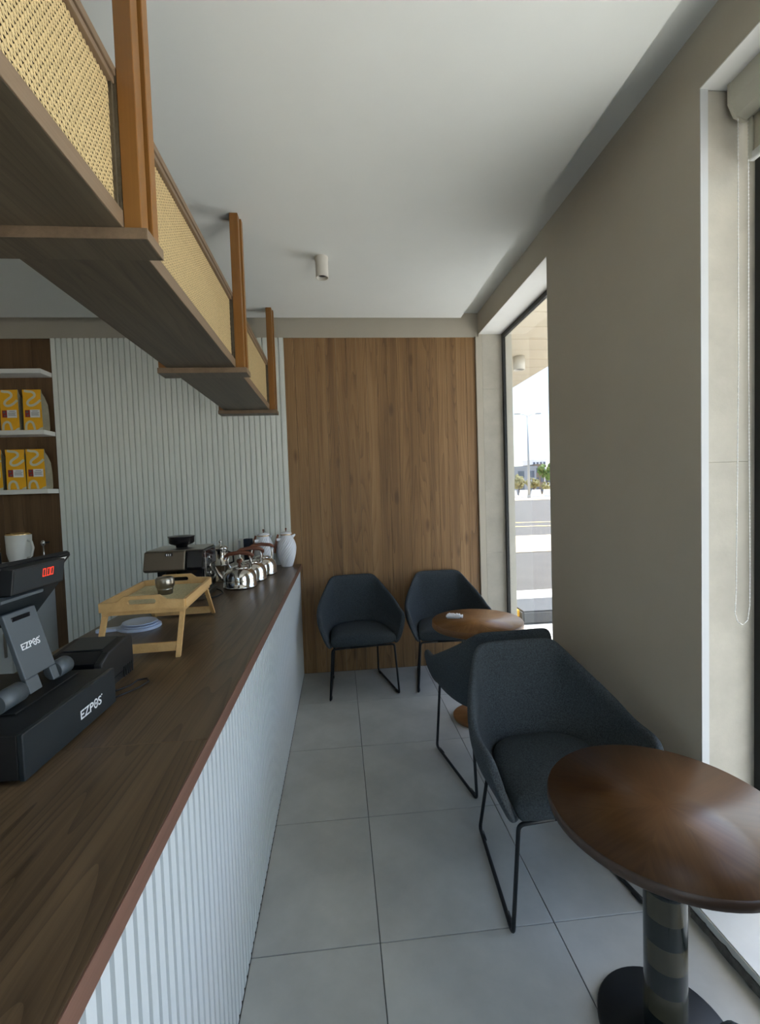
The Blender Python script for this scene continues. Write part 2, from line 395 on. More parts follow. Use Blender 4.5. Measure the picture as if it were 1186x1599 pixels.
# right wall with two window openings
PX = 1.241                       # plaster skin, then stone lining
m = MB()
m.box(W, PX, W2B, W1A, 0, ZR).box(W, PX, W1A, D, W1T, ZR).box(W, PX, W2A, W2B, W2T, ZR).box(W, PX, YB, W2A, 0, ZR)
m.box(W, PX, W1B, D, 0, W1T)
wr = struct(m.build('wall_right', 'wall_paint'), 'beige window wall between two tall openings', 'wall')
MB().box(PX, 1.45, W2B+.012, W1A-.012, 0, ZR).box(PX, 1.45, YB, W2A-.012, 0, ZR).box(PX, 1.45, W1B+.015, D+.1, 0, ZR).build('masonry_core', 'stone', wr)
m = MB().box(W+.0005, XF, W1A, W1B+.015, W1T-.004, W1T+.001).box(W+.0005, XF, W2A, W2B, W2T-.004, W2T+.001)
m.box(PX, 1.45, W1A-.012, D, W1T, ZR).box(PX, 1.45, W2A-.012, W2B+.012, W2T, ZR); m.build('soffit_plaster', 'plaster_white', wr)
m = MB().box(W+.0005, PX, W2B-.003, W2B+.001, 0, W2T-.004).box(W+.0005, PX, W1A-.001, W1A+.003, .0, W1T-.004); m.build('corner_bead', 'wall_bead', wr)
def stones(yc, th, zs, name='stone_block'):
    for z0, z1 in zs: MB().box(PX+.0005, XF, yc-th/2, yc+th/2, z0+.0003, z1-.0003, .001).build(name, 'stone', wr)
stones(W2B+.007, .012, ((.05, 1.56), (1.56, W2T-.004)))
stones(W1A-.007, .012, ((.05, 1.56), (1.56, W1T-.004)))
stones(W1B+.007, .015, ((.05, .95), (.95, 2.335), (2.335, W1T-.004)))
# windows
def window(name, ya, yb, zt, label, pane_mat, mull=(), dp=.05):
    x0, x1, fw = XF, XF+dp, .035
    m = MB().box(x0, x1, ya, ya+fw, .055, zt).box(x0, x1, yb-fw, yb, .055, zt).box(x0, x1, ya+fw, yb-fw, zt-fw, zt).box(x0, x1, ya+fw, yb-fw, .055, .055+fw)
    wo_ = struct(m.build(name, 'black_frame'), label, 'window')
    ys = [ya+fw]+[y for y in mull]+[yb-fw]
    for y in mull: MB().box(x0, x1, y-.02, y+.02, .055+fw, zt-fw).build('mullion', 'black_frame', wo_)
    for p, q_ in zip(ys[:-1], ys[1:]): MB().box(x0+dp*.4, x0+dp*.4+.006, p, q_, .055+fw, zt-fw).build('pane', pane_mat, wo_)
    return wo_
window('window_1', W1A, W1B, W1T-.004, 'narrow tall window with black frame beside far chair', 'window_glass_tint', (), .022)
window('window_2', W2A, W2B, W2T-.004, 'near tall window with black frame and roller blind', 'window_glass', (.35,))
m = MB()
for x0, x1 in ((W3A, W3A+.04), (-.92, -.88), (W3B-.04, W3B)): m.box(x0, x1, YB-.08, YB-.03, .055, W2T)
m.box(W3A+.04, W3B-.04, YB-.08, YB-.03, .055, .095).box(W3A+.04, W3B-.04, YB-.08, YB-.03, W2T-.04, W2T)
w3 = struct(m.build('added_back_window', 'black_frame'), 'added window out of view behind the viewer, for daylight', 'window')  # added opening, out of view, so daylight reaches the far wall
for x0, x1 in ((W3A+.04, -.92), (-.88, W3B-.04)): MB().box(x0, x1, YB-.058, YB-.052, .095, W2T-.04).build('pane', 'window_glass', w3)
struct(MB().box(W+.002, 1.46, W1A+.001, W1B, .0, .055).build('trim_1', 'sill'), 'pale low sill under the narrow far window', 'sill')
s2 = struct(MB().box(1.163, 1.46, W2A+.001, W2B-.004, .022, .056, .004).build('trim_2', 'sill'), 'raw plaster sill kerb under the near window', 'sill')
m = MB(); yy = W2A
prev = .022
rows = []
while yy < W2B-.004:
    rows.append((yy, .018+random.random()*.018, random.random()*.006)); yy += .012+random.random()*.02
for (ya, h1, d1), (yb, h2, d2) in zip(rows[:-1], rows[1:]):
    m.quad([(1.160-d1, ya, 0), (1.160-d2, yb, 0), (1.160-d2*.3, yb, h2), (1.160-d1*.3, ya, h1)])
    m.quad([(1.160-d1*.3, ya, h1), (1.160-d2*.3, yb, h2), (1.17, yb, h2), (1.17, ya, h1)])
m.box(1.168, 1.3, W2A, W2B-.004, 0, .021)
m.build('mortar_strip', 'raw_mortar', s2)

# ------------------------------------------------------------------ outside
GZ = -.15
gr = struct(MB().box(1.46, 40, -14, 7.1, GZ-.2, GZ).box(-40, 1.46, -14, YB-.12, GZ-.2, GZ).build('ground', 'concrete_pave'), 'sunlit pale concrete paving outside the window', 'pavement')
struct(MB().box(-40, 90, 7.1, 11.3, GZ-.2, GZ-.01).build('asphalt_lane', 'asphalt'), 'grey asphalt lane beyond the pale paving', 'lane')
struct(MB().box(-40, 90, 11.3, 15.2, GZ-.2, GZ+.01).build('sand_verge', 'sand'), 'strip of pale sand between lane and road', 'verge')
rd = struct(MB().box(-60, 160, 15.2, 58, GZ-.2, GZ-.02).build('road', 'asphalt'), 'wide grey road with yellow lines', 'road')
struct(MB().box(-80, 260, 58, 260, GZ-.2, GZ+.02).build('far_ground', 'sand'), 'pale ground across the road', 'ground')
for y, c in ((20.2, 'road_line_yellow'), (22.5, 'road_line_yellow')):
    b = MB().box(-10, 40, -.12, .12, 0, .012).build('road_line', c, rd, (0, y, GZ-.02)); b.rotation_euler.z = rad(-8)
for x in (8, 17, 26): b = MB().box(x, x+4.5, -.1, .1, 0, .012).build('lane_dash', 'road_line_white', rd, (0, 34, GZ-.02)); b.rotation_euler.z = rad(-8)
tag(MB().box(2.15, 5.5, 5.3, 5.95, GZ, GZ+.16, .02).build('concrete_kerb', 'kerb_grey'), 'low grey concrete kerb block outside narrow window', 'kerb')
tag(MB().box(1.92, 2.14, 5.35, 5.9, GZ, GZ+.19, .03).build('yellow_kerb_end', 'kerb_yellow'), 'yellow painted kerb end outside beside grey kerb', 'kerb')
# canopy over the pavement
cz = 3.2
ca = struct(MB().box(1.46, 3.03, -4, 9.2, cz+.03, cz+.32).build('roof_canopy', 'canopy_fascia'), 'flat canopy roof over the pavement outside', 'canopy')
me = MB().box(-.78, .78, -.196, .196, 0, .03, .004).mesh('soffit_panel'); me.materials.append(MATS['canopy_panel'])
for k in range(33): link('soffit_panel', me, ca, (2.245, -3.8+.4*k, cz))
pi_ = struct(MB().box(1.44, 1.556, 3.96, 4.5, GZ, cz, .006).build('outer_pillar', 'pillar_stone'), 'pale stone pillar just outside the narrow window', 'pillar')
cs = thing('canopy_downlight', (2.40, 5.885, cz), 'cream cylinder downlight under the outdoor canopy', 'light')
MB().lathe([(.075, 0), (.075, -.17), (.062, -.17), (.062, -.15), (0, -.15)], 20).build('housing', 'spot_cream', cs)
MB().lathe([(.06, -.152), (0, -.156)], 16, cap=False).build('lens', 'lens_dark', cs)
# street lamp
lp = thing('street_lamp', (29.1, 68.4, GZ), 'tall thin street lamp with two arms across the road', 'street lamp')
MB().tube([(0, 0, 0), (0, 0, 12.6)], [.20, .11], 10).build('pole', 'lamp_post_metal', lp)
MB().box(-.2, .2, -.2, .2, 0, .5).build('base', 'lamp_post_metal', lp)
for sx in (-1, 1):
    MB().tube([(0, 0, 12.4), (sx*.6, 0, 12.75), (sx*1.5, 0, 12.85)], .05, 6).build('arm', 'lamp_post_metal', lp)
    MB().box(min(sx*1.2, sx*2.1), max(sx*1.2, sx*2.1), -.18, .18, 12.78, 12.92, .03).build('lamp_head', 'lamp_post_metal', lp)
# white barriers
def barrier_mesh():
    m = MB().prism([(-.9, 0), (.9, 0), (.75, .5), (.6, 1.25), (-.6, 1.25), (-.75, .5)], 'Y', -.35, .35); me = m.mesh('road_barrier'); me.materials.append(MATS['barrier_white']); return me
me = barrier_mesh()
pos = ['leftmost', 'second', 'third', 'fourth', 'fifth', 'sixth', 'rightmost']
for k in range(7):
    b = link('road_barrier', me, None, (28.6+2.05*k, 74, GZ+.02)); tag(b, 'white road barrier across the road, %s of the row' % pos[k], 'barrier', 'white barriers across the road')
# buildings
def building(name, x, y, w_, d_, h, mat, label, nx=3, nz=3, wm='building_glass'):
    b = thing(name, (x, y, GZ+.02), label, 'building')
    MB().box(-w_/2, w_/2, -d_/2, d_/2, 0, h).build('wall', mat, b)
    MB().box(-w_/2-.2, w_/2+.2, -d_/2-.2, d_/2+.2, h, h+.4).build('parapet', mat, b)
    me = MB().box(-w_/nx*.3, w_/nx*.3, -.08, .02, 0, h/nz*.5).mesh('window'); me.materials.append(MATS[wm])
    for i in range(nx):
        for k in range(nz): link('window', me, b, (-w_/2+w_/nx*(i+.5), -d_/2, h/nz*(k+.28)))
    return b
building('grey_building', 40.8, 105, 7, 10, 6.0, 'building_grey', 'low grey building seen through narrow window', 3, 2)
building('brown_building', 46.9, 108, 2.2, 8, 6.6, 'building_brown', 'dark brown building beside the street lamp', 2, 3)
building('pale_tower', 57.4, 131, 4, 7, 9.2, 'building_pale', 'pale distant tower rising behind brown building', 4, 5)
building('white_building', 53.6, 118, 7, 8, 4.2, 'building_pale', 'white low building behind the dry shrubs', 3, 2)
# trees
def tree(name, x, y, h, r, mat, label, n=46, trunk=True):
    b = thing(name, (x, y, GZ+.02), label, 'tree' if trunk else 'shrub')
    m = MB()
    for k in range(n):
        d = Vector((random.gauss(0, 1), random.gauss(0, 1), random.gauss(0, .8))); d = d.normalized()*r*(random.random()**.4)
        c = Vector((0, 0, h-r*.9))+d; s_ = r*(.16+.2*random.random())
        bm = bmesh.new(); bmesh.ops.create_icosphere(bm, subdivisions=1, radius=s_)
        for v in bm.verts: v.co = v.co*(1+random.uniform(-.3, .3))+c
        m.bm(bm)
    m.build('foliage', mat, b)
    if trunk: MB().tube([(0, 0, 0), (.1, 0, h*.4), (0, 0, h-r*.8)], [.16, .12, .06], 8).build('trunk', 'bark', b)
    else: MB().tube([(0, 0, 0), (0, 0, h-r*.8)], [.06, .04], 6).build('stem', 'bark', b)
tree('leafy_tree', 43.0, 92, 6.4, 1.7, 'leaf', 'green leafy tree at the right of the narrow window')
tree('roadside_tree', 33.8, 84, 3.9, 1.3, 'leaf_dry', 'dusty green bushy tree left of the street lamp')
tree('roadside_tree', 37.5, 86, 3.6, 1.2, 'leaf_dry', 'dusty green tree just right of the street lamp')
tree('dry_shrub', 38.7, 82.5, 2.6, 1.1, 'leaf_dry', 'dry yellowish shrub before the white building', 36, False)

# ================================================================== counter and worktop
XB = -.337
XCL = -1.11
ct = thing('service_counter', ((XB+XCL)/2, 1.6, 0), 'long service counter faced with white vertical slats', 'counter')
cx, cy = (XB+XCL)/2, 1.6
YC0 = -.9
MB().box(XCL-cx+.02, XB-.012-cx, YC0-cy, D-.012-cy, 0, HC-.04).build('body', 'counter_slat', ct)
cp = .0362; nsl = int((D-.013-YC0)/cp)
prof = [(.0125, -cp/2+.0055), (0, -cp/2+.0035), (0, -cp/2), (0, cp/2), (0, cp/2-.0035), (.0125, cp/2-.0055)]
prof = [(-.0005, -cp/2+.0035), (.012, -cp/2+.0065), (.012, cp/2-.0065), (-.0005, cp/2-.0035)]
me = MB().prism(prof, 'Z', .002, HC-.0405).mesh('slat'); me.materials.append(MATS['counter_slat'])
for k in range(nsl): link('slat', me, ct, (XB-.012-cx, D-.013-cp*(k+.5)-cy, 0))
wt = thing('worktop', (cx, cy, HC-.04), 'dark walnut worktop of the service counter with reddish edge', 'worktop')
XE = -.325
for y0, y1 in ((YC0, 1.0985), (1.0995, D-.012)):
    MB().box(XCL-cx, XE-.004-cx, y0-cy, y1-cy, 0, .04, .0008).build('board', 'worktop_wood', wt)
MB().box(XE-.004-cx, XE-cx, YC0-cy, D-.012-cy, 0, .0402, .0008).build('edge_band', 'worktop_edge', wt)
MB().box(XCL+.03-cx, XE-.03-cx, 1.0985-cy, 1.0996-cy, .0395, .0401).build('joint', 'shelf_edge', wt)

# ================================================================== hanging shelf with cane fronts
HS = thing('hanging_shelf', (-.63, 1.7, 2.10), 'hanging shelf with cane fronts and brown posts above the counter', 'shelf', rz=rad(.15))
hx, hy, hz = -.63, 1.7, 2.10
SX0, SX1 = -.795-hx, -.473-hx
posts = (-.06, 1.14, 2.32, 3.45)
PD = .085
def cane_mesh(y0, y1, z0, z1, x):
    m = MB(); s_ = .0140; h = s_*.866; wd = .0024; th = .0004
    def strand(p, q_, lay):
        d = Vector((q_[0]-p[0], q_[1]-p[1])); d.normalize(); nn = Vector((-d.y, d.x))*wd
        xx = x+lay*.0005
        a_ = [(p[0]+nn.x, p[1]+nn.y), (p[0]-nn.x, p[1]-nn.y), (q_[0]-nn.x, q_[1]-nn.y), (q_[0]+nn.x, q_[1]+nn.y)]
        m.prism(a_, 'X', xx, xx+th)
    z = z0+.003
    while z < z1: strand((y0, z), (y1, z), 1); z += h
    tz = z1-z0
    for sgn, lay in ((1, 0), (-1, 2)):
        dy = tz/math.tan(rad(60)); y = y0-dy-s_
        while y < y1+dy+s_:
            pa = [y, z0]; pb = [y+sgn*dy, z1]
            if sgn < 0: pass
            # clip to panel
            def clip(pa, pb):
                P, Q = Vector(pa), Vector(pb); t0, t1 = 0, 1; d = Q-P
                if d.x > 0: t0 = max(t0, (y0-P.x)/d.x); t1 = min(t1, (y1-P.x)/d.x)
                else: t0 = max(t0, (y1-P.x)/d.x); t1 = min(t1, (y0-P.x)/d.x)
                return (P+d*t0, P+d*t1) if t1-t0 > .01 else None
            c = clip(pa, pb)
            if c: strand(c[0], c[1], lay)
            y += s_
    return m
for k in range(3):
    y0, y1 = posts[k]+PD-hy, posts[k+1]-hy
    zb, zt = 2.125-hz, 2.165-hz
    bd = MB().box(SX0, SX1-.003, y0-PD*.0, y1, zb, zt, .001).build('bottom_board', 'shelf_wood', HS)
    MB().box(SX1-.003, SX1, y0, y1, zb, zt, .0008).build('edge_band', 'shelf_edge', bd)
    MB().box(SX0+.01, SX0+.028, y0, y1, zt, 2.484-hz).build('back_panel', 'shelf_wood', HS)
    MB().box(SX1-.085, SX1-.075, y0, y1, zt, 2.462-hz).build('cane_backing', 'shelf_wood', HS)
    MB().box(SX1-.085, SX1-.012, y0, y1, 2.462-hz, 2.466-hz).build('cap_board', 'shelf_wood', HS)
    o = cane_mesh(y0+.004, y1-.004, zt+.002, 2.447-hz, SX1-.016).build('cane_panel', 'cane', HS); o['kind'] = 'stuff'
    MB().box(SX1-.020, SX1-.004, y0, y1, 2.447-hz, 2.462-hz, .001).build('inner_rail', 'shelf_edge', HS)
    MB().box(SX1-.030, SX1, y0, y1, 2.464-hz, 2.484-hz, .001).build('top_rail', 'shelf_edge', HS)
    for yy in (y0, y1-.008): MB().box(SX1-.018, SX1-.008, yy, yy+.008, zt, 2.447-hz).build('side_bead', 'shelf_wood', HS)
for k, y in enumerate(posts):
    y -= hy
    zb = 2.125-hz
    p = MB().box(SX1, SX1+.040, y, y+.040, zb, ZC-hz, .0015).build('post', 'post_wood', HS)
    MB().box(SX1, SX1+.047, y+.050, y+PD, zb, ZC-hz, .0015).build('rear_strip', 'post_wood', p)
    MB().box(SX1+.004, SX1+.030, y+.040, y+.050, zb, ZC-hz).build('groove', 'shelf_wood', p)
    MB().box(SX1-.085, SX1-.0005, y, y+PD, zb, 2.484-hz).build('stile', 'shelf_wood', HS)
    q_ = MB().box(SX0-.040, SX0, y, y+PD, zb, ZC-hz, .0015).build('post', 'post_wood', HS)
    c = MB().box(SX0-.044, SX1+.050, y-.002, y+PD+.012, 2.10-hz, 2.125-hz, .001).build('cross_board', 'shelf_wood', HS)
    MB().box(SX0-.044, SX1+.050, y-.005, y-.002, 2.10-hz, 2.125-hz, .0006).build('edge_band', 'shelf_edge', c)
    MB().box(SX1+.050, SX1+.053, y-.005, y+PD+.012, 2.10-hz, 2.125-hz, .0006).build('end_band', 'shelf_edge', c)

# ceiling spot
sp = thing('ceiling_spotlight', (-.048, 2.735, ZC), 'cream cylindrical spotlight mounted on the white ceiling', 'light')
MB().lathe([(.038, 0), (.038, -.018), (.036, -.020), (.0365, -.115), (.0325, -.115), (.031, -.095), (0, -.093)], 28, cap=False).build('housing', 'spot_cream', sp)
MB().lathe([(.030, -.0965), (.02, -.102), (0, -.1035)], 20, cap=False).build('lens', 'lens_dark', sp)

# ================================================================== wall shelves, bags, back cabinet
SHF = (3.704, D-.002)
for zt_, nm in ((2.506, 'uppermost white wall shelf, empty, on the dark wood'), (2.050, 'middle white wall shelf carrying two yellow bags'), (1.605, 'lowest white wall shelf carrying three yellow bags')):
    s_ = thing('wall_shelf', (-2.7, 3.78, zt_-.034), nm, 'shelf', group='white shelves on the dark wood')
    MB().box(-.58, .513, SHF[0]-3.78, SHF[1]-3.78, 0, .034, .002).build('board', 'white_paint', s_)
def make_bag():
    b = thing('coffee_bag', (0, 0, 0), '', 'bag')
    wd, dp, h = .066, .042, .30
    m = MB(); rows = [(0, 1, 1), (.02, 1.02, 1.03), (.12, 1.0, 1.05), (.20, .98, .95), (.25, .96, .55), (.275, .99, .16), (.30, 1.0, .06)]
    L = []
    for z, sx, sy in rows: L.append([(-wd*sx, -dp*sy, z), (wd*sx, -dp*sy, z)])
    # front flat sheet stays near the front; back comes forward towards the top
    F = [[(-wd*sx, -dp, z), (wd*sx, -dp, z)] for z, sx, sy in rows]
    B = [[(-wd*sx, -dp+dp*2*sy, z), (wd*sx, -dp+dp*2*sy, z)] for z, sx, sy in rows]
    for k in range(len(rows)-1): m.quad([F[k][0], F[k][1], F[k+1][1], F[k+1][0]], False)
    m.quad([F[-1][0], F[-1][1], B[-1][1], B[-1][0]])
    m.build('front_panel', 'bag_yellow', b)
    m = MB()
    for k in range(len(rows)-1):
        m.quad([B[k][1], B[k][0], B[k+1][0], B[k+1][1]])
        for s_ in (0, 1):
            g0 = [(F[k][s_][0]*.93, (F[k][s_][1]+B[k][s_][1])/2, rows[k][0])][0]; g1 = (F[k+1][s_][0]*.93, (F[k+1][s_][1]+B[k+1][s_][1])/2, rows[k+1][0])
            m.quad([F[k][s_], g0, g1, F[k+1][s_]]); m.quad([g0, B[k][s_], B[k+1][s_], g1])
    m.quad([F[0][0], F[0][1], B[0][1], B[0][0]])
    m.build('gusset', 'bag_side', b)
    def ribbon(pts, wds, name, y):
        m = MB()
        for k in range(len(pts)-1):
            p, q_ = Vector(pts[k]), Vector(pts[k+1])
            d0 = (Vector(pts[min(k+1, len(pts)-1)])-Vector(pts[max(k-1, 0)])).normalized(); d1 = (Vector(pts[min(k+2, len(pts)-1)])-Vector(pts[k])).normalized()
            n0 = Vector((-d0.y, d0.x))*wds; n1 = Vector((-d1.y, d1.x))*wds
            m.prism([tuple(p+n0), tuple(p-n0), tuple(q_-n1), tuple(q_+n1)], 'Y', y-.0006, y)
        return m.build(name, 'bag_print', b)
    y = -dp-.0002
    cps = [(-.052, .292), (-.03, .286), (.000, .283), (.018, .270), (.018, .250), (-.005, .232), (-.026, .215), (-.032, .196), (-.018, .182), (.008, .184), (.036, .200), (.060, .222)]
    def cr_(cps, n=5):
        out = []
        for i in range(len(cps)-1):
            p0, p1, p2, p3 = [Vector(cps[min(max(i+k, 0), len(cps)-1)]) for k in (-1, 0, 1, 2)]
            for k in range(n):
                u = k/n; out.append(.5*((2*p1)+(p2-p0)*u+(2*p0-5*p1+4*p2-p3)*u*u+(3*p1-p0-3*p2+p3)*u**3))
        return out+[Vector(cps[-1])]
    ribbon(cr_(cps), .0085, 'printed_swirl', y)
    ribbon(cr_([(-.052, .002), (-.051, .030), (-.042, .052), (-.022, .062), (-.004, .052), (.004, .030), (.010, .002)]), .008, 'printed_arch', y)
    MB().prism([(.066, .0), (.066, .020), (.045, .012), (.030, .0)], 'Y', y-.0006, y).build('printed_corner', 'bag_print', b)
    MB().box(-.018, .052, y-.0009, y, .092, .150).build('label', 'label_white', b)
    MB().box(-.053, -.019, y-.0009, y, .095, .148).build('stamp', 'label_red', b)
    m = MB()
    for zz, x0, x1 in ((.138, -.002, .038), (.126, -.010, .045), (.117, -.010, .040), (.108, -.010, .044)): m.box(x0, x1, y-.0012, y-.0009, zz, zz+.003)
    m.box(-.046, -.030, y-.0012, y-.0009, .126, .140).box(-.040, -.026, y-.0012, y-.0009, .103, .114)
    m.build('label_print', 'ink', b)
    return b
bag0 = make_bag()
bags = [(-2.264, 2.051, 0, 'yellow coffee bag at the right end of middle shelf', 2), (-2.425, 2.051, -2, 'yellow coffee bag on middle shelf, left of another bag', 0),
        (-2.268, 1.606, 0, 'yellow coffee bag at the right end of lowest shelf', 0), (-2.412, 1.606, 3, 'yellow coffee bag in the middle of lowest shelf', 0),
        (-2.572, 1.606, 0, 'yellow coffee bag cut by the frame on lowest shelf', 0)]
for k, (x, z, rz, lab, _) in enumerate(bags):
    o = bag0 if k == 0 else copy_tree(bag0)
    o.location = (x, 3.752, z); o.rotation_euler.z = rad(rz); tag(o, lab, 'bag', 'yellow coffee bags on the wall shelves')
bc = thing('back_cabinet', (-2.765, 3.58, 0), 'pale grey low cabinet against the dark wood wall', 'cabinet')
MB().box(-.52, .505, -.23, .258, 0, 1.02).build('body', 'pale_grey', bc)
MB().box(-.53, .510, -.245, .258, 1.02, 1.045, .003).build('top', 'pale_grey', bc)
for k in range(2): 
    d = MB().box(-.515+.51*k, -.012+.51*k, -.248, -.231, .06, 1.0, .002).build('door', 'pale_grey', bc)
    MB().box(-.03+.51*k-.02, -.03+.51*k-.008, -.268, -.248, .45, .62, .003).build('handle', 'brushed_steel', d)
jg = thing('jug', (-2.350, 3.60, 1.045), 'tall cream jug with gold rim on back cabinet', 'jug')
MB().lathe([(0, .002), (.050, .0), (.062, .03), (.076, .09), (.080, .23), (.075, .235), (.072, .22), (.06, .04), (0, .03)], 32).build('body', 'cream_ceramic', jg)
MB().lathe([(.0805, .226), (.081, .237), (.0745, .240), (.073, .232)], 32, cap=False).build('rim', 'gold', jg)
MB().tube([(.074, -.02, .185), (.105, -.03, .175), (.118, -.034, .13), (.10, -.028, .07), (.066, -.018, .055)], .0085, 8).build('handle', 'cream_ceramic', jg)
pc = thing('pen_cup', (-2.505, 3.58, 1.045), 'small glass of pens left of the cream jug', 'pen cup')
MB().lathe([(0, .003), (.034, 0), (.036, .10), (.033, .10), (.031, .006), (0, .006)], 20).build('cup', 'dark_grey_plastic', pc)
for k, (dx, dy, c) in enumerate(((.015, .005, 'pen_blue'), (-.012, .01, 'label_white'), (.0, -.014, 'pen_green'), (.022, -.01, 'label_white'))):
    MB().cyl((dx*.6, dy*.6, .008), (dx*1.9, dy*1.5, .17-.012*k), .005, 8).build('pen', c, pc)
ck = thing('steel_whisk', (-2.288, 3.775, 1.045), 'small shiny steel frother standing right of cream jug', 'utensil')
MB().lathe([(.026, 0), (.026, .006), (.006, .012), (.005, .12), (.014, .128), (.02, .145), (.014, .162), (0, .168)], 16).build('stand', 'steel', ck)
MB().tube([(.0, 0, .145), (.05, -.01, .150)], .006, 8).build('arm', 'black_plastic', ck)

# ================================================================== things on the counter
def logo(parent, M, size, mat='logo_white'):
    """EZPOS lettering; the O is a ring with a dot"""
    def put(me, name, off):
        me.transform(Matrix.Translation((off, 0, 0))); me.transform(M); me.materials.append(MATS[mat]); link(name, me, parent)
    me = text_mesh('EZP', size, .0003); me.transform(Matrix.Diagonal((1.12, 1, 1, 1))); wd = max(v.co.x for v in me.vertices); put(me, 'lettering', 0)
    R = size*.40; rx = wd+R*.78+size*.06
    m = MB()
    for k in range(20):
        a0, a1 = 2*PI*k/20, 2*PI*(k+1)/20
        m.prism([(R*math.cos(a0)*.78, size*.345+R*math.sin(a0)), (R*math.cos(a1)*.78, size*.345+R*math.sin(a1)), (R*.70*math.cos(a1)*.74, size*.345+R*.70*math.sin(a1)), (R*.70*math.cos(a0)*.74, size*.345+R*.70*math.sin(a0))], 'Z', -.0003, .0003)
    m.prism([(R*.26*math.cos(k*PI/4), size*.345+R*.26*math.sin(k*PI/4)) for k in range(8)], 'Z', -.0003, .0003)
    put(m.mesh('lettering'), 'lettering', rx)
    me = text_mesh('S', size, .0003); me.transform(Matrix.Diagonal((1.12, 1, 1, 1))); x0_ = min(v.co.x for v in me.vertices); w2_ = max(v.co.x for v in me.vertices)
    put(me, 'lettering', rx+R*.78+size*.05-x0_); xend = rx+R*.78+size*.05-x0_+w2_+size*.1
    m = MB()
    for k in range(12):
        a0, a1 = 2*PI*k/12, 2*PI*(k+1)/12; r0 = size*.07
        m.prism([(r0*math.cos(a0), r0*math.sin(a0)+size*.7), (r0*math.cos(a1), r0*math.sin(a1)+size*.7), (.5*r0*math.cos(a1), .5*r0*math.sin(a1)+size*.7), (.5*r0*math.cos(a0), .5*r0*math.sin(a0)+size*.7)], 'Z', -.0003, .0003)
    put(m.mesh('lettering'), 'lettering', xend)
def axesM(o, x, y):
    """matrix whose local x,y map to the given world directions"""
    x = Vector(x).normalized(); y = Vector(y).normalized(); z = x.cross(y)
    return Matrix(((x.x, y.x, z.x, o[0]), (x.y, y.y, z.y, o[1]), (x.z, y.z, z.z, o[2]), (0, 0, 0, 1)))
# cash drawer
dz = .104
dr = thing('cash_drawer', (-.85, 1.155, HC), 'black cash drawer with white lettering on its front', 'cash drawer', rz=rad(-1.5))
MB().box(-.2, .192, -.18, .18, .010, dz, .002).build('case', 'black_plastic', dr)
fp = MB().box(.1925, .205, -.181, .181, .008, dz+.001, .002).build('front_panel', 'dark_grey_plastic', dr)
for sx in (-.17, .165):
    for sy in (-.15, .15): MB().lathe([(.012, 0), (.012, .011)], 12, (sx, sy, 0)).build('foot', 'black_plastic', dr)
logo(fp, axesM((.2053, .012, .038), (0, 1, 0), (0, 0, 1)), .031)
# pos terminal
ps = thing('pos_terminal', (-.757, 1.19, HC+dz+.001), 'black cash register screen on a grey stand with red digits', 'cash register', rz=rad(-1.5))
MB().box(-.10, .035, -.125, .115, .0, .004, .001).build('base_plate', 'black_plastic', ps)
for y0, y1 in ((-.135, -.060), (.062, .115)):
    MB().tube([(0, y0, .027), (0, y1, .027)], .023, 20).build('hinge', 'grey_plastic', ps)
m = MB(); th = .012
z0, z1, x0, x1 = .016, .205, .022, -.030
pts = [(x0, z0), (x1, z1), (x1-th, z1), (x0-th, z0)]
def armx(z): return x0+(x1-x0)*(z-z0)/(z1-z0)
m.prism([(armx(.05), .05), (x1, z1), (x1-th, z1), (armx(.05)-th, .05)], 'Y', -.055, .055)
for ya, yb in ((-.055, -.012), (.030, .055)): m.prism([(x0, z0), (armx(.05), .05), (armx(.05)-th, .05), (x0-th, z0)], 'Y', ya, yb)
arm = m.build('stand_arm', 'grey_plastic', ps); mods(arm, bev=.002)
logo(arm, axesM((armx(.115)+.0008, -.036, .115), (0, 1, 0), (x1-x0, 0, z1-z0)), .0215)
MB().box(armx(.188)-.002, armx(.188)+.0012, -.034, .028, .182, .194, .0005).build('cable_slot', 'gloss_black', arm)
# screen, tilted: top edge towards the customer
sc = thing('tmp', (0, 0, 0), '', ''); bpy.data.objects.remove(sc)
up = Vector((.106, 0, .133)).normalized(); nrm = Vector((up.z, 0, -up.x))      # nrm faces the customer, slightly downwards
o0 = Vector((-.075, 0, .233))
def SM(): return Matrix(((nrm.x, 0, up.x, o0.x), (0, 1, 0, 0), (nrm.z, 0, up.z, o0.z), (0, 0, 0, 1)))
S = MB().box(-.014, .004, -.175, .175, -.115, .115, .004).xf(SM()).build('screen_shell', 'black_plastic', ps)
MB().box(-.0165, -.0142, -.168, .168, -.105, .108, .0005).xf(SM()).build('screen_glass', 'gloss_black', ps)
MB().prism([(.004, -.105), (.040, -.060), (.040, .055), (.004, .095)], 'Y', -.12, .13).xf(SM()).build('rear_housing', 'dark_grey_plastic', ps)
db = mods(MB().prism([(.014, .256), (.022, .316), (-.012, .320), (-.075, .252)], 'Y', -.085, .105).build('customer_display', 'black_plastic', ps), bev=.002)
def DM(): # plane of the display face
    u_d = Vector((.008, 0, .060)).normalized(); n_d = Vector((u_d.z, 0, -u_d.x)); return Matrix(((n_d.x, 0, u_d.x, .014), (0, 1, 0, 0), (n_d.z, 0, u_d.z, .256), (0, 0, 0, 1)))
MB().box(.0001, .0006, -.081, .101, .004, .056).xf(DM()).build('display_glass', 'dark_grey_plastic', db)
MB().box(-.02, .004, -.12, .02, -.012, -.004, .001).xf(DM()).build('rear_ledge', 'grey_plastic', ps)
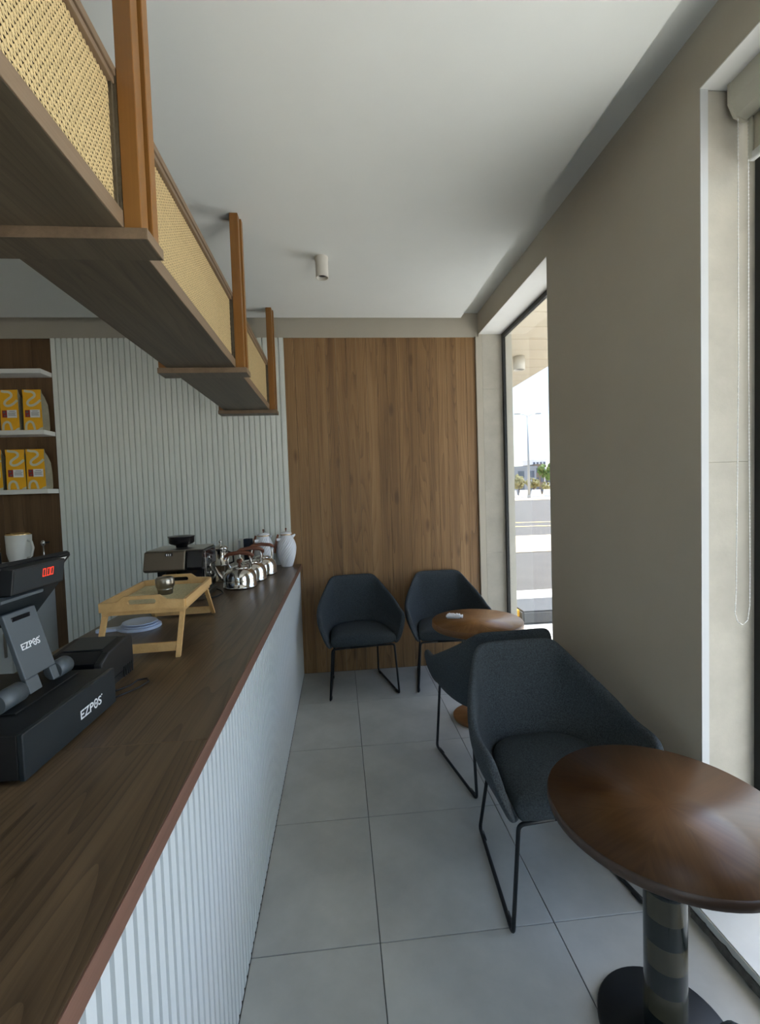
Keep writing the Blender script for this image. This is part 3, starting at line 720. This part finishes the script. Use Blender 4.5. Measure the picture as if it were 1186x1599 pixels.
def digit(y, h, wd, name='digit'):
    m = MB(); tk = h*.085
    for (a0, a1, b0, b1) in ((0, wd, 0, tk), (0, wd, h-tk, h), (0, tk, 0, h*.48), (0, tk, h*.52, h), (wd-tk, wd, 0, h*.48), (wd-tk, wd, h*.52, h)):
        m.box(.0007, .0011, y+a0, y+a1, .026+b0, .026+b1)
    m.xf(DM()).build(name, 'led_red', db)
for y in (.018, .0345, .048): digit(y, .020, .0105)
MB().box(.0007, .0011, .0302, .0320, .026, .0277).xf(DM()).build('decimal_point', 'led_red', db)
MB().box(.0041, .0045, .125, .158, .080, .107).xf(SM()).build('sticker', 'label_white', S)
# receipt printer
rp_ = thing('receipt_printer', (-.79, 1.505, HC), 'black receipt printer behind the cash drawer', 'printer')
m = MB().prism([(-.105, .02), (-.105, .092), (-.06, .112), (.06, .124), (.102, .116), (.105, .10), (.105, .02)], 'X', -.085, .080)
bdy = m.build('case', 'black_plastic', rp_); mods(bdy, bev=.006)
MB().prism([(-.1055, .070), (-.1055, .094), (-.055, .1155), (-.05, .113), (-.05, .070)], 'X', -.066, .060).build('paper_slot', 'gloss_black', rp_)
MB().prism([(-.045, .1165), (.055, .1265), (.055, .1285), (-.045, .1185)], 'X', -.06, .055).build('lid', 'dark_grey_plastic', rp_)
for k in range(5): MB().box(.080, .0825, .030+.014*k, .036+.014*k, .0, .034, .0005).build('vent_rib', 'black_plastic', rp_)
m = MB().box(-.08, .078, -.10, .09, 0, .02); m.build('base', 'black_plastic', rp_)
cb = MB().tube([(-.69, 1.40, .932), (-.655, 1.45, .931), (-.65, 1.49, .931), (-.625, 1.50, .931), (-.610, 1.475, .931), (-.622, 1.43, .931), (-.64, 1.40, .931), (-.66, 1.36, .933)], .0028, 8).build('cable', 'black_plastic')
tag(cb, 'thin black cable looped on the worktop beside printer', 'cable')
cb = MB().tube([(-1.04, 1.38, .93), (-1.02, 1.45, .935), (-.98, 1.47, .95), (-.93, 1.46, .955), (-.88, 1.47, .95)], .003, 8).build('cable', 'black_plastic')
tag(cb, 'black cable behind the register stand at frame edge', 'cable')
# bed tray
TR = thing('bed_tray', (-.752, 1.995, HC), 'bamboo bed tray with folding legs and woven base', 'tray', rz=rad(3.6))
tw, tl, tz0, tz1 = .148, .232, .158, .198
def endboard(y0, y1):
    hw = tw
    out = [(-hw, tz0+.004), (hw, tz0+.004), (hw, tz1-.004), (.085, tz1), (.062, tz1+.018), (-.062, tz1+.018), (-.085, tz1), (-hw, tz1-.004)]
    inn = [(x, z) for x, z in arc(.040, tz1-.004, .0095, -PI/2, PI/2, 6)]+[(x, z) for x, z in arc(-.040, tz1-.004, .0095, PI/2, 3*PI/2, 6)]
    bm = bmesh.new()
    def loop(pts, y): return [bm.verts.new((p[0], y, p[1])) for p in pts]
    for y in (y0, y1):
        vo, vi = loop(out, y), loop(inn, y)
        es = [bm.edges.new((vs_[k], vs_[(k+1) % len(vs_)])) for vs_ in (vo, vi) for k in range(len(vs_))]
        bmesh.ops.triangle_fill(bm, use_beauty=True, edges=es)
        if y == y0: A = (vo, vi)
    for la, lb in ((A[0], vo), (A[1], vi)):
        for k in range(len(la)): bm.faces.new((la[k], la[(k+1) % len(la)], lb[(k+1) % len(lb)], lb[k]))
    return MB().bm(bm)
endboard(-tl-.006, -tl+.006).build('end_board', 'tray_wood', TR)
endboard(tl-.006, tl+.006).build('end_board', 'tray_wood', TR)
for sx in (-1, 1): MB().box(sx*tw-.006, sx*tw+.006, -tl+.006, tl-.006, tz0+.004, tz1-.004, .001).build('side_board', 'tray_wood', TR)
MB().box(-tw+.004, tw-.004, -tl+.004, tl-.004, tz0-.012, tz0+.006, .001).build('under_frame', 'tray_wood', TR)
MB().box(-tw+.006, tw-.006, -tl+.006, tl-.006, tz0+.006, tz0+.010).build('woven_base', 'shelf_wood', TR)
m = MB()
for k in range(32): m.box(-tw+.008+.0092*k, -tw+.013+.0092*k, -tl+.008, tl-.008, tz0+.010, tz0+.0118)
for k in range(46): m.box(-tw+.008, tw-.008, -tl+.012+.01*k, -tl+.0145+.01*k, tz0+.0112, tz0+.0125)
w_ = m.build('weave', 'tray_cane', TR); w_['kind'] = 'stuff'
for sy in (-1, 1):
    for sx in (-1, 1):
        m = MB(); x = sx*(tw-.012); yb, yt = sy*.300, sy*(tl-.02)
        if sy > 0: yb = .320; yt = .180
        m.prism([(yb-.008, 0), (yb+.008, 0), (yt+.010, tz0-.005), (yt-.010, tz0-.005)], 'X', x-.008, x+.008); m.build('leg', 'tray_wood', TR)
    u = .22 if sy < 0 else .16; yc = yb+(yt-yb)*u
    MB().box(-tw+.021, tw-.021, yc-.007, yc+.007, (tz0-.005)*u-.016, (tz0-.005)*u+.016, .001).build('stretcher', 'tray_wood', TR)
cp_ = tag(MB().lathe([(0, .0), (.028, 0), (.030, .003), (.030, .016), (.0325, .019), (.0325, .023), (.0315, .025), (.036, .032), (.0375, .045), (.0375, .060), (.035, .068), (.030, .0715), (.028, .071), (.0275, .066), (.0, .0655)], 36, (-.742, 2.005, HC+tz0+.0128)).build('steel_cup', 'brushed_steel'), 'rounded brushed steel cup standing on the bamboo tray', 'cup')
# plates on a paddle board
pd_ = thing('paddle_board', (-.905, 2.13, HC), 'white round paddle board with handle under the tray', 'serving board', rz=rad(197))
ol = arc(0, 0, .088, rad(-155), rad(155), 26)[0:]
ol = [(p[0], p[1]) for p in ol]
ol = [(-.165, -.018)]+ [p for p in ol if p[0] > -.085]+[(-.165, .018), (-.172, 0)]
ol = [(.172, -.010), (.172, .010), (.165, .018), (.09, .022)]+[(p[0], p[1]) for p in arc(0, 0, .088, rad(25), rad(335), 26)]+[(.09, -.022), (.165, -.018)]
mods(MB().prism(ol, 'Z', 0, .012).build('board', 'plate_blue', pd_), bev=.002)
for k, (z, r, lab) in enumerate(((.012, .078, 'lower pale blue round coaster plate on paddle board'), (.021, .072, 'upper pale blue round plate stacked on paddle board'))):
    p = MB().lathe([(0, .0), (r-.01, 0), (r, .005), (r-.002, .008), (r-.008, .0065), (0, .006)], 40, (-.905, 2.13, HC+z+.0003)).build('plate', 'plate_blue')
    tag(p, lab, 'plate', 'plates stacked on the paddle board')
# espresso machine
EM = thing('espresso_machine', (-.915, 2.76, HC), 'espresso machine with bronze front and black bean hopper', 'coffee machine', rz=rad(2))
MB().box(-.155, .155, -.155, .145, .004, .040, .008).build('base', 'brushed_steel', EM)
MB().box(-.145, .035, -.150, .0, .040, .046, .001).build('drip_tray', 'brushed_steel', EM)
MB().box(-.150, .150, .01, .143, .040, .275, .008).build('rear_body', 'gloss_black', EM)
MB().box(.060, .152, -.145, .012, .040, .186, .012).build('side_tower', 'gloss_black', EM)
m = MB().prism([(-.185, .182), (-.165, .172), (.145, .172), (.145, .283), (-.150, .283)], 'X', -.157, .062)
hd = m.build('head', 'bronze_steel', EM); mods(hd, bev=.008)
m = MB().prism([(-.180, .184), (-.165, .174), (.145, .174), (.145, .281), (-.150, .281)], 'X', .0625, .155)
mods(m.build('head_side', 'gloss_black', EM), bev=.010)
MB().box(-.15, .15, -.135, .14, .283, .287, .001).build('top_plate', 'brushed_steel', EM)
def onfront(x0, x1, u0, u1, lift=.0008):
    A, B = Vector((-.185, .182)), Vector((-.150, .283)); d = B-A; n_ = Vector((-d.y, d.x)).normalized()*lift
    p, q_ = A+d*u0+n_, A+d*u1+n_
    return MB().quad([(x0, p.x, p.y), (x1, p.x, p.y), (x1, q_.x, q_.y), (x0, q_.x, q_.y)]).quad([(x0, p.x+.0006, p.y), (x0, q_.x+.0006, q_.y), (x1, q_.x+.0006, q_.y), (x1, p.x+.0006, p.y)])
ds = onfront(-.045, -.008, .74, .88).build('display', 'gloss_black', EM)
for k in range(3): onfront(-.040+.010*k, -.034+.010*k, .76, .86, .0014).build('indicator', 'label_white', ds)
MB().lathe([(.030, .172), (.030, .150), (.034, .148), (.034, .128), (0, .128)], 24, (-.045, -.075, 0)).build('group_head', 'steel', EM)
MB().tube([(-.045, -.10, .138), (-.045, -.185, .130)], .011, 12).build('portafilter_handle', 'black_plastic', EM)
MB().lathe([(.032, .287), (.034, .297), (.062, .306), (.070, .314), (.072, .345), (.075, .347), (.075, .352), (.066, .352), (.05, .346), (0, .344)], 32, (-.010, .03, 0)).build('bean_hopper', 'gloss_black', EM)
for k, z in enumerate((.225, .175, .135)): MB().tube([(.150, -.02, z), (.162, -.02, z)], .014-.002*k, 18).build('dial', 'steel', EM)
MB().box(.150, .1565, -.115, -.105, .06, .27, .001).build('side_strip', 'steel', EM)
# stainless kettles
def make_kettle():
    k = thing('kettle', (0, 0, 0), '', 'kettle')
    MB().lathe([(0, 0), (.098, 0), (.104, .006), (.105, .014), (.101, .017), (.102, .05), (.099, .075), (.090, .098), (.074, .115), (.058, .122), (.054, .124)], 44).build('body', 'steel', k)
    ld = MB().lathe([(.056, .123), (.056, .127), (.042, .136), (.02, .141), (0, .142)], 32, cap=False).build('lid', 'steel', k)
    MB().lathe([(.008, .141), (.007, .152), (.016, .158), (.018, .168), (.014, .177), (0, .179)], 18).build('knob', 'handle_wood', ld)
    for sx in (-1, 1): MB().tube([(sx*.066, 0, .115), (sx*.072, 0, .165), (sx*.062, 0, .208)], [.006, .0055, .006], 8).build('bracket', 'steel', k)
    MB().tube([(-.090, 0, .196), (-.060, 0, .212), (0, 0, .219), (.060, 0, .212), (.090, 0, .196)], [.009, .0125, .013, .0125, .009], 10).build('handle', 'handle_wood', k)
    MB().tube([(-.090, 0, .048), (-.115, 0, .066), (-.134, 0, .096), (-.148, 0, .126), (-.160, 0, .136)], [.018, .014, .010, .0085, .0085], 14).build('spout', 'steel', k)
    return k
k0 = make_kettle()
for k, (x, y, rz, lab) in enumerate(((-.636, 2.955, 0, 'nearest stainless kettle with wooden handle and long spout'), (-.610, 3.185, 14, 'stainless kettle in the middle of the row of three'), (-.572, 3.415, 6, 'farthest stainless kettle, next to the white jugs'))):
    o = k0 if k == 0 else copy_tree(k0)
    o.location = (x, y, HC); o.rotation_euler.z = rad(rz); tag(o, lab, 'kettle', 'stainless kettles on the counter')
# tall steel pot
pt = thing('steel_pot', (-.815, 3.22, HC), 'tall stainless coffee pot with knobbed lid behind the kettles', 'coffee pot')
MB().lathe([(0, 0), (.060, 0), (.062, .008), (.050, .018), (.048, .10), (.056, .108), (.057, .115), (.048, .118), (.047, .215), (.050, .222)], 32, cap=False).build('body', 'steel', pt)
ld = MB().lathe([(.052, .222), (.052, .227), (.04, .240), (.015, .248), (0, .249)], 28, cap=False).build('lid', 'steel', pt)
MB().lathe([(.004, .248), (.004, .258), (.010, .264), (.010, .274), (0, .281)], 14).build('knob', 'steel', ld)
MB().tube([(.05, -.01, .20), (.085, -.02, .19), (.088, -.02, .13), (.05, -.01, .115)], .006, 8).build('handle', 'black_plastic', pt)
# card box with white frame
cbx = thing('menu_card_box', (-.752, 3.745, HC), 'navy card box in a white frame behind the kettles', 'card box', rz=rad(-12))
MB().box(-.005, .050, -.03, .03, 0, .235, .003).build('box', 'navy_card', cbx)
m = MB().box(-.062, -.050, -.02, .02, 0, .235).box(-.050, -.008, -.02, .02, .223, .235).box(-.016, -.006, -.02, .02, 0, .223)
m.build('frame', 'white_paint', cbx)
# white jugs (ribbed thermos)
def make_dallah():
    d = thing('thermos_jug', (0, 0, 0), '', 'jug')
    def mod(r, z, th): return r*(1+.030*math.cos(22*th-230*z)) if .012 < z < .245 else r
    def rad_(z): return .046+.030*math.sin(min(1, (z-.013)/.14)*PI/2) if z < .153 else .076-.032*(1-math.cos((z-.153)/.093*PI/2))
    prof = [(0, 0), (.042, 0), (.045, .006), (.046, .013)]+[(rad_(.013+.004*k), .013+.004*k) for k in range(1, 59)]+[(.044, .249), (.045, .254)]
    MB().lathe(prof, 132, mod=mod).build('body', 'white_ceramic', d)
    MB().lathe([(.0475, .254), (.0485, .257), (.0475, .260)], 36, cap=False).build('rim', 'gold', d)
    ld = MB().lathe([(.046, .259), (.044, .270), (.030, .276), (.014, .280), (0, .281)], 32, cap=False).build('lid', 'white_ceramic', d)
    MB().lathe([(.005, .280), (.004, .292), (.007, .297), (.006, .306), (0, .311)], 12).build('knob', 'handle_wood', ld)
    MB().tube([(.044, 0, .225), (.060, 0, .240), (.078, 0, .252)], [.016, .012, .007], 12).build('spout', 'white_ceramic', d)
    h = MB().tube([(-.068, 0, .262), (-.080, 0, .22), (-.094, 0, .165), (-.100, 0, .115)], [.008, .0095, .0095, .008], 10).build('handle', 'handle_wood', d)
    MB().box(-.085, -.045, -.014, .014, .212, .232, .002).build('handle_bracket', 'white_ceramic', d)
    return d
d0 = make_dallah(); d1 = copy_tree(d0)
d0.location = (-.430, 3.735, HC); d0.rotation_euler.z = rad(30); tag(d0, 'white spiral-ribbed jug at the far counter corner', 'jug', 'white ribbed jugs')
d1.location = (-.602, 3.700, HC); d1.rotation_euler.z = rad(40); tag(d1, 'white spiral-ribbed jug partly hidden behind the kettles', 'jug', 'white ribbed jugs')
cb = MB().tube([(-.84, 3.00, .931), (-.78, 2.93, .931), (-.73, 2.86, .931), (-.70, 2.78, .931), (-.715, 2.70, .931), (-.745, 2.66, .931)], .004, 8).build('power_cord', 'black_plastic')
tag(cb, 'black power cord curving right of the espresso machine', 'cord')

# ================================================================== chairs
def make_chair():
    c = thing('armchair', (0, 0, 0), '', 'chair', group='dark grey fabric armchairs')
    rim = [(0, .274, .826), (.110, .272, .828), (.165, .264, .824), (.192, .246, .806), (.228, .178, .752), (.276, .075, .686), (.304, -.010, .640), (.312, -.090, .600), (.310, -.190, .608), (.308, -.236, .580), (.282, -.252, .490), (.242, -.248, .402)]
    bot = [(0, .170, .392), (.065, .167, .392), (.105, .160, .392), (.138, .146, .392), (.170, .115, .392), (.195, .060, .392), (.209, .0, .392), (.218, -.075, .392), (.224, -.140, .392), (.228, -.185, .392), (.231, -.220, .392), (.233, -.240, .390)]
    nv = 6; cols = []
    for k in range(12):
        col = []
        for j in range(nv):
            v = j/(nv-1); p = Vector(bot[k]).lerp(Vector(rim[k]), v)
            out = Vector((rim[k][0], rim[k][1]+.04, 0)); out = out.normalized() if out.length > 0 else Vector((0, 1, 0))
            s_ = math.sin(PI*min(1, v*1.05))*.030*(1 if k < 9 else (1-(k-8)/4))
            col.append(p+out*s_)
        cols.append(col)
    full = [[Vector((-p.x, p.y, p.z)) for p in cols[k]] for k in range(11, 0, -1)]+cols
    m = MB(); i = 0
    m.v = [tuple(p) for col in full for p in col]
    for k in range(len(full)-1):
        for j in range(nv-1): m.f.append((k*nv+j, (k+1)*nv+j, (k+1)*nv+j+1, k*nv+j+1)); m.sm.append(True)
    sh = m.build('shell', 'fabric', c); mods(sh, solid=.034, sub=2, off=0)
    # seat cushion
    half = [(x*.985-.006 if x > 0 else 0, y-.008) for x, y, z in bot]
    ol = [(-x, y) for x, y in half[:0:-1]]+half
    ol = [(x, y if y > -.22 else -.252) for x, y in ol]
    ol += [(.13, -.262), (0, -.265), (-.13, -.262)]
    ctr = Vector((0, -.05)); m = MB(); n = len(ol)
    rings = [(.6, .386), (.95, .386), (1.0, .398), (1.0, .440), (.96, .464), (.75, .476), (.4, .480)]
    flare = {.386: 1.0, .398: 1.03, .440: 1.10, .464: 1.09, .476: 1.05, .480: 1.0}
    m.v = [(ctr.x+(x-ctr.x)*s_*flare[z], ctr.y+(y-ctr.y)*s_, z) for s_, z in rings for x, y in ol]
    for r in range(len(rings)-1):
        for k in range(n): m.f.append((r*n+k, r*n+(k+1) % n, (r+1)*n+(k+1) % n, (r+1)*n+k)); m.sm.append(True)
    m.f.append(tuple(reversed(range(n)))); m.sm.append(True); m.f.append(tuple((len(rings)-1)*n+k for k in range(n))); m.sm.append(True)
    mods(m.build('seat', 'seat_fabric', c), sub=1)
    # sled legs
    def fil(pts, r=.022, n=5):
        pts = [Vector(p) for p in pts]; out = [pts[0]]
        for k in range(1, len(pts)-1):
            a_ = (pts[k-1]-pts[k]).normalized()*r; b_ = (pts[k+1]-pts[k]).normalized()*r
            for q_ in range(n+1):
                u = q_/n; out.append((pts[k]+a_)*(1-u)**2+pts[k]*2*u*(1-u)+(pts[k]+b_)*u*u)
        return out+[pts[-1]]
    R = .0075
    for sx in (-1, 1):
        m = MB().tube(fil([(sx*.10, -.235, .380), (sx*.228, -.240, .380), (sx*.255, -.240, R), (sx*.190, .245, R), (sx*.172, .150, .380), (sx*.08, .12, .380)]), R, 8)
        lg = m.build('sled_leg', 'black_metal', c)
        for y, x in ((-.185, .2475), (.195, .1965)): MB().tube([(sx*x, y-.022, R*.95), (sx*(x-.006), y+.022, R*.95)], .0092, 8).build('glide', 'black_plastic', lg)
    MB().tube([(-.10, -.235, .380), (.10, -.235, .380)], R, 8).build('front_rail', 'black_metal', c)
    MB().box(-.12, .12, -.12, .12, .376, .388).build('seat_plate', 'black_metal', c)
    return c
ch0 = make_chair()
chairs = [((.118, 3.540), 6, 'dark grey armchair alone against the brown plank wall'),
          ((.800, 3.545), -2, 'dark grey armchair behind the honey-coloured round table'),
          ((.787, 2.365), 183, 'dark grey armchair seen from behind, facing the honey table'),
          ((.770, 1.690), 3, 'large dark grey armchair facing the dark round table'),
          ((.932, .470), 180, 'dark armchair at the lower right corner, mostly out of frame')]
for k, ((x, y), rz, lab) in enumerate(chairs):
    o = ch0 if k == 0 else copy_tree(ch0)
    o.location = (x, y, 0); o.rotation_euler.z = rad(rz); tag(o, lab, 'chair', 'dark grey fabric armchairs')

# ================================================================== round tables
TH, TRD = .645, .292
def table(loc, label, top, edge, base, banded, th):
    tb = thing('round_table', (*loc, 0), label, 'table', group='small round pedestal tables')
    MB().lathe([(0, TH-.0006), (TRD-.004, TH-.0006), (TRD-.003, TH), (0, TH+.0004)], 72, cap=False).build('table_top', top, tb)
    MB().lathe([(0, TH-th), (TRD-.006, TH-th), (TRD, TH-th+.006), (TRD, TH-.004), (TRD-.003, TH-.0003)], 72, cap=False).build('table_edge', edge, tb)
    MB().lathe([(.165, 0), (.168, .004), (.168, .016), (.164, .02), (0, .021)], 56, cap=False).build('base', base, tb)
    if banded:
        z = .021; k = 0; H = TH-th
        n = 9; hb = (H-.021)/n
        for k in range(n):
            MB().lathe([(.052, z), (.052, z+hb)], 40, cap=False).build('column_band', 'column_band_olive' if k % 2 else 'column_band_dark', tb); z += hb
    else:
        MB().lathe([(.05, .021), (.05, TH-th)], 36, cap=False).build('column', edge, tb)
    MB().lathe([(.11, TH-th-.012), (.11, TH-th)], 32).build('mount_plate', 'black_metal', tb)
    return tb
table((.830, 1.118), 'dark walnut round table nearest the viewer with banded column', 'table_veneer_dark', 'table_edge_dark', 'black_metal', True, .030)
table((.868, 2.900), 'honey-coloured round table by the narrow window', 'table_veneer_honey', 'table_edge_honey', 'table_edge_honey', False, .042)
ts = thing('tissue_packet', (.735, 2.985, TH+.0005), 'small white tissue packet on the honey round table', 'tissue packet', rz=rad(-18))
MB().box(-.05, .05, -.026, .026, 0, .022, .007).build('packet', 'tissue', ts)
m = MB()
for k in range(8):
    x0 = -.04+.01*k; h0, h1 = .022+.008*abs(math.sin(k*1.3)), .022+.008*abs(math.sin((k+1)*1.3))
    m.prism([(x0, .019), (x0+.01, .019), (x0+.01, h1), (x0, h0)], 'Y', -.006+.004*math.sin(k), .010+.004*math.sin(k))
m.build('tissue_fold', 'tissue', ts)
MB().box(.050, .060, -.024, .024, .004, .018, .002).build('end_crimp', 'tissue', ts)

# ================================================================== roller blind in the near window
RB = thing('roller_blind', (1.335, 0, W2T-.004), 'cream roller blind with bead chain in the near window', 'blind')
MB().prism([(-.040, 0), (.050, 0), (.050, -.095), (.015, -.112), (-.020, -.100), (-.040, -.060)], 'Y', W2A+.08, W2B-.03).build('cassette', 'blind_cover', RB)
MB().prism([(-.042, 0), (.052, 0), (.052, -.098), (.015, -.115), (-.022, -.103), (-.042, -.062)], 'Y', W2B-.030, W2B-.020).build('end_cap', 'blind_cover', RB)
MB().box(.036, .038, W2A+.1, W2B-.028, -.215, -.10).build('fabric', 'blind_fabric', RB)
MB().box(.028, .046, W2A+.1, W2B-.024, -.240, -.213, .003).build('bottom_bar', 'blind_bar', RB)
MB().tube([(.030, W2B-.030, -.10), (.031, W2B-.030, -.20), (.031, W2B-.030, -.235)], .008, 8).build('fabric_edge_guide', 'blind_cover', RB)
def beads(p0, pts):
    m = MB()
    for k in range(len(pts)-1):
        A, B = Vector(pts[k]), Vector(pts[k+1])
        m.tube([A, B], .0011, 5)
        n = max(1, int((B-A).length/.012))
        for i in range(n):
            c = A+(B-A)*((i+.5)/n); bm = bmesh.new(); bmesh.ops.create_icosphere(bm, subdivisions=1, radius=.0024)
            for v in bm.verts: v.co += c
            m.bm(bm, True)
    return m
yb = W2B-.028; zb = -(W2T-.004-1.01)
pts = [(-.012, yb, -.108), (-.010, yb, -.9), (-.018, yb, zb+.12), (-.022, yb, zb+.04), (-.012, yb, zb+.010), (.006, yb, zb), (.024, yb, zb+.014), (.031, yb, zb+.06), (.032, yb, zb+.2), (.026, yb, -.9), (.024, yb, -.11)]
ch = beads(None, pts).build('bead_chain', 'chain_white', RB)
